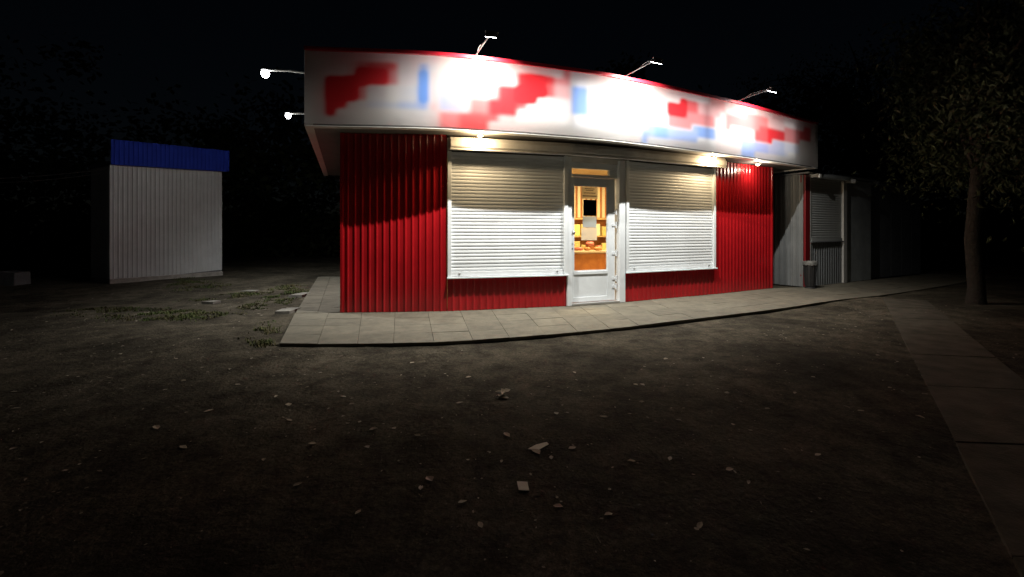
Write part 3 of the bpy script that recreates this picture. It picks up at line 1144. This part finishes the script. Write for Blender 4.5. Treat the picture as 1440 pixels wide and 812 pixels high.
# ------------------------------------------------------------------ grey kiosk beyond the red one
KA, KB = Vector((6.04, 9.41)), Vector((8.56, 10.85))
KF = Frame(KA, KB)
gk = thing('neighbour_kiosk', 'grey corrugated kiosk with a closed shutter beside the red kiosk', 'kiosk', (7.3, 10.13, PAVE))
part('corner_post', MB().box(KF, 0.0, 0.17, -0.08, 0.03, Z0, 2.40), 'red_dark', gk, bevel=0.005)
KS = Frame(tuple(KA - KF.n * 2.4), tuple(KA))
part('side_wall', MB().corr(KS, 0.0, KS.L - 0.005, Z0, 2.40, 0.0, 0.115, 0.03), 'grey_sheet', gk, smooth=50)
part('wall_sheet', MB().corr(KF, 0.215, 1.50, Z0, 1.0, 0.0, 0.095, 0.02), 'grey_sheet', gk, smooth=50)
part('corner_strip', MB().box(KF, 0.172, 0.212, -0.05, 0.028, Z0, 2.38), 'housing_white', gk)
ksh = part('roller_shutter', MB().box(KF, 0.23, 1.49, -0.02, -0.008, 1.02, 2.36), 'dark_gap', gk)
part('bottom_bar', MB().box(KF, 0.24, 1.48, 0.0, 0.03, 1.025, 1.085), 'grey_shutter', ksh)
part('sill', MB().box(KF, 0.214, 1.50, 0.0, 0.05, 1.002, 1.02), 'dark_panel', ksh)
ks0 = None
for i in range(25):
    if ks0 is None:
        ks0 = part('slat', slat_mesh(KF, 0.24, 1.48, 1.088, 0.0505), 'grey_shutter', ksh, smooth=40)
    else:
        share(ks0, ksh, (0, 0, i * 0.0505))
part('shutter_housing', MB().box(KF, 0.20, 1.52, 0.0, 0.16, 2.352, 2.42), 'grey_panel', gk, bevel=0.006)
part('post', MB().box(KF, 1.505, 1.655, -0.02, 0.05, Z0, 2.41), 'housing_white', gk, bevel=0.005)
part('wall_panel', MB().box(KF, 1.66, 2.90, -0.03, 0.0, Z0, 2.40), 'grey_panel', gk, bevel=0.004)
part('roof', MB().box(KF, -0.0, 2.95, -2.4, 0.10, 2.425, 2.455), 'dark_panel', gk)
part('core', MB().box(KF, 0.03, 2.88, -2.38, -0.09, Z0, 2.42), 'dark_panel', gk)
# small lamp unit on the post
fx = MB().tube([(*KF.pt(1.60, 0.05), 2.33), (*KF.pt(1.66, 0.14), 2.35), (*KF.pt(1.69, 0.20), 2.34)], [0.03, 0.05, 0.045], 10)
part('pale_fitting', fx, 'housing_white', gk, smooth=50)
part('pale_fitting', MB().box(KF, 0.20, 0.29, 0.165, 0.20, 2.33, 2.41), 'housing_white', gk, bevel=0.01)  # pale corner of the shutter housing, not a lamp

dk = thing('dark_kiosk', 'dark closed kiosk at the far right end of the row', 'kiosk', (10.0, 11.7, PAVE))
for i in range(5):
    part('wall_panel', MB().box(KF, 3.02 + i * 0.6, 3.60 + i * 0.6, -0.14, -0.10, Z0, 2.35), 'dark_panel', dk, bevel=0.004)
part('core', MB().box(KF, 3.02, 6.0, -2.3, -0.145, Z0, 2.35), 'dark_panel', dk)
part('roof', MB().box(KF, 2.98, 6.1, -2.4, 0.12, 2.352, 2.42), 'dark_panel', dk)

# bin
bx_, by_ = 6.04, 9.22
tb = thing('trash_bin', 'small dark round trash bin at the corner of the grey kiosk', 'bin', (bx_, by_, PAVE))
part('body', MB().lathe((bx_, by_, PAVE), [(0.085, 0.04), (0.10, 0.25), (0.112, 0.50)], 18), 'bin_dark', tb, smooth=40)
part('rim', MB().lathe((bx_, by_, PAVE), [(0.118, 0.485), (0.122, 0.50), (0.118, 0.515)], 18), 'bin_dark', tb, smooth=40)
part('foot', MB().lathe((bx_, by_, PAVE), [(0.10, 0.002), (0.095, 0.02), (0.05, 0.042)], 18), 'bin_dark', tb, smooth=40)
for i in range(12):
    a = i * math.pi / 6
    part('rib', MB().tube([(bx_ + .090 * math.cos(a), by_ + .090 * math.sin(a), PAVE + .04), (bx_ + .117 * math.cos(a), by_ + .117 * math.sin(a), PAVE + .49)], 0.006, 5), 'bin_dark', tb)
bag = MB().lathe((bx_, by_, PAVE), [(0.124, 0.47), (0.128, 0.515), (0.115, 0.545), (0.07, 0.535), (0.02, 0.55)], 20)
bag.v = [(x + random.uniform(-.008, .008), y + random.uniform(-.008, .008), z + random.uniform(-.012, .012)) for x, y, z in bag.v]
part('bag', bag, 'bag_white', tb, smooth=60)

# ------------------------------------------------------------------ trees


def tree(x, y, h0, spread, height, leaves, seed, label, rtrunk=0.10, drop=0.0, xmin=-99):
    rnd = random.Random(seed)
    z0 = gz(x, y)
    root = thing('tree', label, 'tree', (x, y, z0))
    tr = MB()
    pts = [(x, y, z0 - 0.1), (x + .01, y, z0 + .25), (x - .03, y + .02, z0 + h0 * .5), (x + .02, y - .01, z0 + h0), (x + .08, y + .03, z0 + h0 + .8)]
    tr.tube(pts, [rtrunk * 1.35, rtrunk * 1.05, rtrunk, rtrunk * .85, rtrunk * .6], 12)
    clusters = []
    top = Vector((x, y, z0 + h0))
    for i in range(16):
        a = 2 * math.pi * i / 16 + rnd.uniform(-.3, .3)
        rr = spread * rnd.uniform(.55, 1.0)
        up = rnd.uniform(0.35, 1.0) * (height - h0)
        e = top + Vector((math.cos(a) * rr, math.sin(a) * rr, up))
        m1 = top + (e - top) * .35 + Vector((0, 0, .25 * up))
        m2 = top + (e - top) * .7 + Vector((0, 0, .16 * up))
        if e.x < xmin + 0.6 * max(0, e.y - 7.0) + 0.2:
            e.x = x + abs(e.x - x) * rnd.uniform(.2, .8)
            e.y -= 0.6
            m1 = top + (e - top) * .35 + Vector((0, 0, .25 * up))
            m2 = top + (e - top) * .7 + Vector((0, 0, .16 * up))
        st = top + Vector((0, 0, rnd.uniform(-.35, .6)))
        tr.tube([st, m1, m2, e], [rtrunk * .5, rtrunk * .34, rtrunk * .2, rtrunk * .06], 7)
        for j in range(8):
            f = rnd.uniform(.35, 1.0)
            c = top.lerp(e, f) + Vector((rnd.gauss(0, .5), rnd.gauss(0, .5), rnd.gauss(-.1, .45) - drop * rnd.random()))
            if c.x < xmin + 0.8 * max(0, c.y - 7.0) + 0.3 * rnd.random():
                continue
            clusters.append((c, rnd.uniform(.35, .75)))
            b0 = top.lerp(e, max(0.2, f - .15)) + Vector((0, 0, .15 * up))
            tr.tube([b0, b0.lerp(c, .6) + Vector((0, 0, .1)), c], [rtrunk * .14, rtrunk * .09, rtrunk * .04], 5)
    part('trunk', tr, 'bark', root, smooth=60)
    lf = MB()
    for i in range(leaves):
        c, r = rnd.choice(clusters)
        p = c + Vector((rnd.gauss(0, r * .55), rnd.gauss(0, r * .55), rnd.gauss(0, r * .5)))
        a = rnd.uniform(0, 2 * math.pi)
        d = Vector((math.cos(a), math.sin(a), rnd.uniform(-1.8, -.2))).normalized()
        s = d.cross(Vector((rnd.uniform(-1, 1), rnd.uniform(-1, 1), rnd.uniform(-1, 1)))).normalized()
        L_ = rnd.uniform(.07, .15)
        w = L_ * .22
        nrm = d.cross(s) * L_ * .12
        lf.add([p, p + d * L_ * .5 + s * w + nrm, p + d * L_, p + d * L_ * .5 - s * w + nrm], [(0, 1, 2), (0, 2, 3)])
    me = bpy.data.meshes.new('crown')
    me.from_pydata([(v[0] - x, v[1] - y, v[2] - z0) for v in lf.v], [], lf.f)
    o = bpy.data.objects.new('crown', me)
    COL.objects.link(o); o.parent = root
    me.materials.append(MATS['tree_leaf'])
    return root


tree(7.50, 7.36, 2.1, 2.8, 6.4, 38000, 3, 'leafy tree with hanging foliage beside the concrete path on the right', 0.105, 0.9, 6.2)
tree(12.5, 15.5, 2.6, 3.2, 7.5, 14000, 11, 'dark tree standing behind the kiosks at upper right', 0.16, 0.3)

# tree row added behind the kiosks to black out the pale horizon
rw = random.Random(99)
wd = MB()
clumps = []
for i in range(46):
    cx = -34 + i * 1.5 + rw.uniform(-.8, .8)
    cy = rw.uniform(19, 25)
    hh = rw.uniform(4.5, 9.0)
    for j in range(9):
        clumps.append((cx + rw.gauss(0, 1.1), cy + rw.gauss(0, .8), rw.uniform(0.3, 1.0) ** 0.8 * hh, rw.uniform(.6, 1.2)))
    for j in range(9):
        clumps.append((cx + rw.uniform(-1.2, 1.2), cy + rw.gauss(0, .5), rw.uniform(0.2, 2.2), rw.uniform(.5, 0.9)))
for i in range(90000):
    cx, cy, cz, r = rw.choice(clumps)
    p = Vector((cx + rw.gauss(0, r * .6), cy + rw.gauss(0, r * .6), max(0.05, cz + rw.gauss(0, r * .6))))
    d = Vector((rw.uniform(-1, 1), rw.uniform(-1, 1), rw.uniform(-1, .4))).normalized()
    q = d.cross(Vector((rw.uniform(-1, 1), rw.uniform(-1, 1), rw.uniform(-1, 1)))).normalized()
    ll = rw.uniform(.18, .42)
    wd.add([p, p + d * ll * .5 + q * ll * .3, p + d * ll, p + d * ll * .5 - q * ll * .3], [(0, 1, 2, 3)])
me = bpy.data.meshes.new('screen_trees'); me.from_pydata(wd.v, [], wd.f); me.materials.append(MATS['tree_leaf'])
o = bpy.data.objects.new('screen_trees', me); COL.objects.link(o)
tag(o, 'dark mass of added trees far behind the kiosks', 'trees', kind='stuff')

# ------------------------------------------------------------------ grass, weeds, leaves and litter


def blades(name, patches, n, hmin, hmax, label, seed):
    rnd = random.Random(seed)
    m = MB()
    tot = sum(p[4] for p in patches)
    for (cx, cy, rx, ry, wgt, rot) in patches:
        for i in range(int(n * wgt / tot)):
            a, r = rnd.uniform(0, 2 * math.pi), math.sqrt(rnd.random())
            if r > 0.75 and rnd.random() < .5:
                continue
            ex, ey = math.cos(a) * r * rx, math.sin(a) * r * ry
            x = cx + ex * math.cos(rot) - ey * math.sin(rot)
            y = cy + ex * math.sin(rot) + ey * math.cos(rot)
            if mnoise.noise((x * 3, y * 3, seed)) + .6 * mnoise.noise((x * 9, y * 9, seed)) < rnd.uniform(-.1, .3):
                continue
            z = gz_rough(x, y) - 0.004
            h = rnd.uniform(hmin, hmax) * (1.15 - r * .6)
            t = rnd.uniform(0, 2 * math.pi)
            w = rnd.uniform(.004, .009)
            lx, ly = math.cos(t) * h * .8, math.sin(t) * h * .8
            px, py = -math.sin(t) * w, math.cos(t) * w
            m.add([(x - px, y - py, z), (x + px, y + py, z), (x + lx * .4 + px * .7, y + ly * .4 + py * .7, z + h * .7), (x + lx * .4 - px * .7, y + ly * .4 - py * .7, z + h * .7), (x + lx, y + ly, z + h * .85)],
                  [(0, 1, 2, 3), (3, 2, 4)])
    me = bpy.data.meshes.new(name)
    me.from_pydata(m.v, [], m.f)
    o = bpy.data.objects.new(name, me)
    COL.objects.link(o)
    me.materials.append(MATS['grass_green'])
    return tag(o, label, 'grass', kind='stuff')


blades('grass', [(-4.35, 8.7, 0.42, 1.7, 2.6, 0.34), (-4.0, 7.3, .35, .5, .5, 0.3), (-5.1, 8.3, 0.9, 0.28, 1.0, 0.9), (-4.75, 6.35, 1.0, 0.5, 1.6, 0.05), (-5.9, 6.7, 0.8, 0.45, .8, 0.1), (-2.95, 5.35, 0.26, 0.7, .35, 0.3),
                 (-7.3, 10.2, 0.35, 1.2, 1.0, 0.55), (-6.6, 9.6, .6, 1.0, .7, .5), (-2.6, 4.75, .3, .15, .25, 0)], 26000, 0.015, 0.06,
       'short patchy grass between the white kiosk and the pavement', 5)


def leaf_poly(x, y, z, L_, w, a, tilt, rnd):
    m = []
    ca, sa = math.cos(a), math.sin(a)
    for (p, q, hh) in ((-.5, 0, 0), (-.2, .42, .1), (.15, .5, .16), (.5, .0, .05), (.12, -.48, .12), (-.22, -.4, .06), (0, 0, .0)):
        lx, ly = p * L_, q * w * (1 + rnd.uniform(-.25, .25))
        m.append((x + ca * lx - sa * ly, y + sa * lx + ca * ly, z + 0.004 + hh * L_ * tilt))
    return m, [(6, 0, 5), (6, 5, 4), (6, 4, 3), (6, 3, 2), (6, 2, 1), (6, 1, 0)]


rnd = random.Random(21)
lm = MB()
cnt = 0
while cnt < 2600:
    x = rnd.uniform(-7.5, 7.0)
    y = rnd.uniform(1.4, 9.5)
    if abs(x) > y * 1.2 + .3:
        continue
    # keep off the pavement
    lim = 4.5 if x < 0 else 4.5 + 0.1 * x + 0.075 * x * x
    if x > -3.4 and y > lim:
        continue
    if mnoise.noise((x * .8, y * .8, 3)) < rnd.uniform(-.45, .25):
        continue
    L_ = min(.05, .007 + rnd.expovariate(1 / .009))
    v, f = leaf_poly(x, y, gz_rough(x, y), L_ * rnd.uniform(.8, 1.3), L_ * rnd.uniform(.25, .8), rnd.uniform(0, 6.28), rnd.uniform(.2, .9), rnd)
    lm.add(v, f)
    cnt += 1
me = bpy.data.meshes.new('fallen_leaves'); me.from_pydata(lm.v, [], lm.f); me.materials.append(MATS['leaf_litter'])
o = bpy.data.objects.new('fallen_leaves', me); COL.objects.link(o)
tag(o, 'tiny dry leaves and crumbs scattered over the dirt', 'leaves', kind='stuff')


def gpt(px, py):
    s = (py - 327) / CAM_H
    return ((px - 720) / s, 640 / s)


big = [(-0.03, 2.66, .10), (0.13, 2.46, .10), (0.33, 2.50, .07), (-1.40, 2.86, .08), (-1.12, 2.55, .06), (-0.83, 2.73, .07), (-0.55, 2.65, .06), (-1.31, 2.40, .05),
       (-0.40, 2.20, .08), (-0.22, 2.02, .06), (0.62, 2.36, .06), (0.83, 2.39, .07), (1.10, 2.30, .06), (1.64, 2.44, .06), (-1.82, 2.52, .09), (-2.15, 2.75, .09),
       (-1.68, 3.24, .07), (-1.52, 3.10, .08), (-2.0, 3.0, .08), (0.95, 3.5, .06), (1.42, 4.2, .07), (0.52, 3.78, .06), (-0.35, 3.66, .07), (-0.9, 4.1, .07), (2.05, 3.3, .06),
       (-0.13, 1.87, .06), (-0.66, 1.95, .05), (0.20, 1.98, .06), (2.3, 3.0, .06), (2.6, 2.9, .07), (-3.1, 4.2, .07), (-2.6, 3.6, .06)]
for i, (x, y, L_) in enumerate(big):
    m = MB()
    v, f = leaf_poly(x, y, gz_rough(x, y) + .002, L_ * .72, L_ * rnd.uniform(.28, .5), rnd.uniform(0, 6.28), rnd.uniform(.2, .9), rnd)
    n_ = len(v)
    m.add(v + [(p[0], p[1], p[2] - .0015) for p in v], f + [tuple(n_ + k for k in q[::-1]) for q in f])
    o = bpy.data.objects.new('dry_leaf', m.mesh('dry_leaf', (x, y, gz_rough(x, y))))
    COL.objects.link(o)
    o.location = (x, y, gz_rough(x, y))
    o.data.materials.append(MATS['leaf_dry'])
    tag(o, 'pale dry leaf lying on the dark dirt', 'leaf', 'larger dry leaves on the dirt')

# crumpled leaf clump and paper scraps
x, y = -0.06, 3.25
cl_ = MB()
for i in range(6):
    v, f = leaf_poly(x + rnd.uniform(-.06, .06), y + rnd.uniform(-.05, .05), gz_rough(x, y) + .006 * i, rnd.uniform(.06, .11), .045, rnd.uniform(0, 6.28), rnd.uniform(.6, 1.5), rnd)
    cl_.add(v, f)
o = bpy.data.objects.new('leaf_clump', cl_.mesh('leaf_clump', (x, y, gz_rough(x, y)))); COL.objects.link(o); o.location = (x, y, gz_rough(x, y))
o.data.materials.append(MATS['leaf_dry'])
tag(o, 'crumpled brown leaf clump on the dirt below the door', 'leaves')


def scrap(px, py, pts, h, mt, name, label, cat, lift=0.0, bump_=.004):
    x, y = gpt(px, py)
    z = gz_rough(x, y)
    n_ = len(pts)
    zz = [rnd.uniform(0, bump_) for _ in pts]
    v = [(x + a, y + b_, z + lift + q) for (a, b_), q in zip(pts, zz)] + [(x + a, y + b_, z + lift + h + q) for (a, b_), q in zip(pts, zz)]
    f = [tuple(range(n_ - 1, -1, -1)), tuple(range(n_, 2 * n_))] + [(i, (i + 1) % n_, n_ + (i + 1) % n_, n_ + i) for i in range(n_)]
    o = solo(name, MB().add(v, f), mt, (x, y, z))
    return tag(o, label, cat)


scrap(736, 691, [(-.022, -.03), (.026, -.035), (.020, .04), (-.030, .045)], .002, 'paper', 'paper_scrap', 'pale rectangular paper scrap on the dark dirt near the camera', 'paper')
scrap(757, 634, [(-.06, -.03), (.0, -.04), (.06, .02), (.05, .05), (-.01, .02)], .002, 'paper', 'paper_scrap', 'torn pale paper scrap lying beyond the rectangular one', 'paper', 0.0, .006)
scrap(404, 444, [(-.10, -.16), (.10, -.14), (.12, .16), (-.03, .20), (-.12, .08)], .045, 'stone', 'paver_piece', 'broken pale paver piece beside the pavement corner', 'stone', 0.0)
scrap(423, 420, [(-.14, -.18), (.09, -.15), (.12, .16), (-.05, .22)], .05, 'stone', 'paver_piece', 'pale paver piece in the grass beside the pavement edge', 'stone', 0.0)
scrap(297, 431, [(-.12, -.06), (.08, -.08), (.12, .06), (-.02, .10)], .04, 'stone', 'paver_piece', 'small pale stone in the grass before the white kiosk', 'stone', 0.0)
scrap(352, 415, [(-.15, -.06), (.12, -.06), (.14, .07), (-.08, .09)], .03, 'stone', 'paver_piece', 'flat pale stone on the dirt right of the white kiosk', 'stone', 0.0)
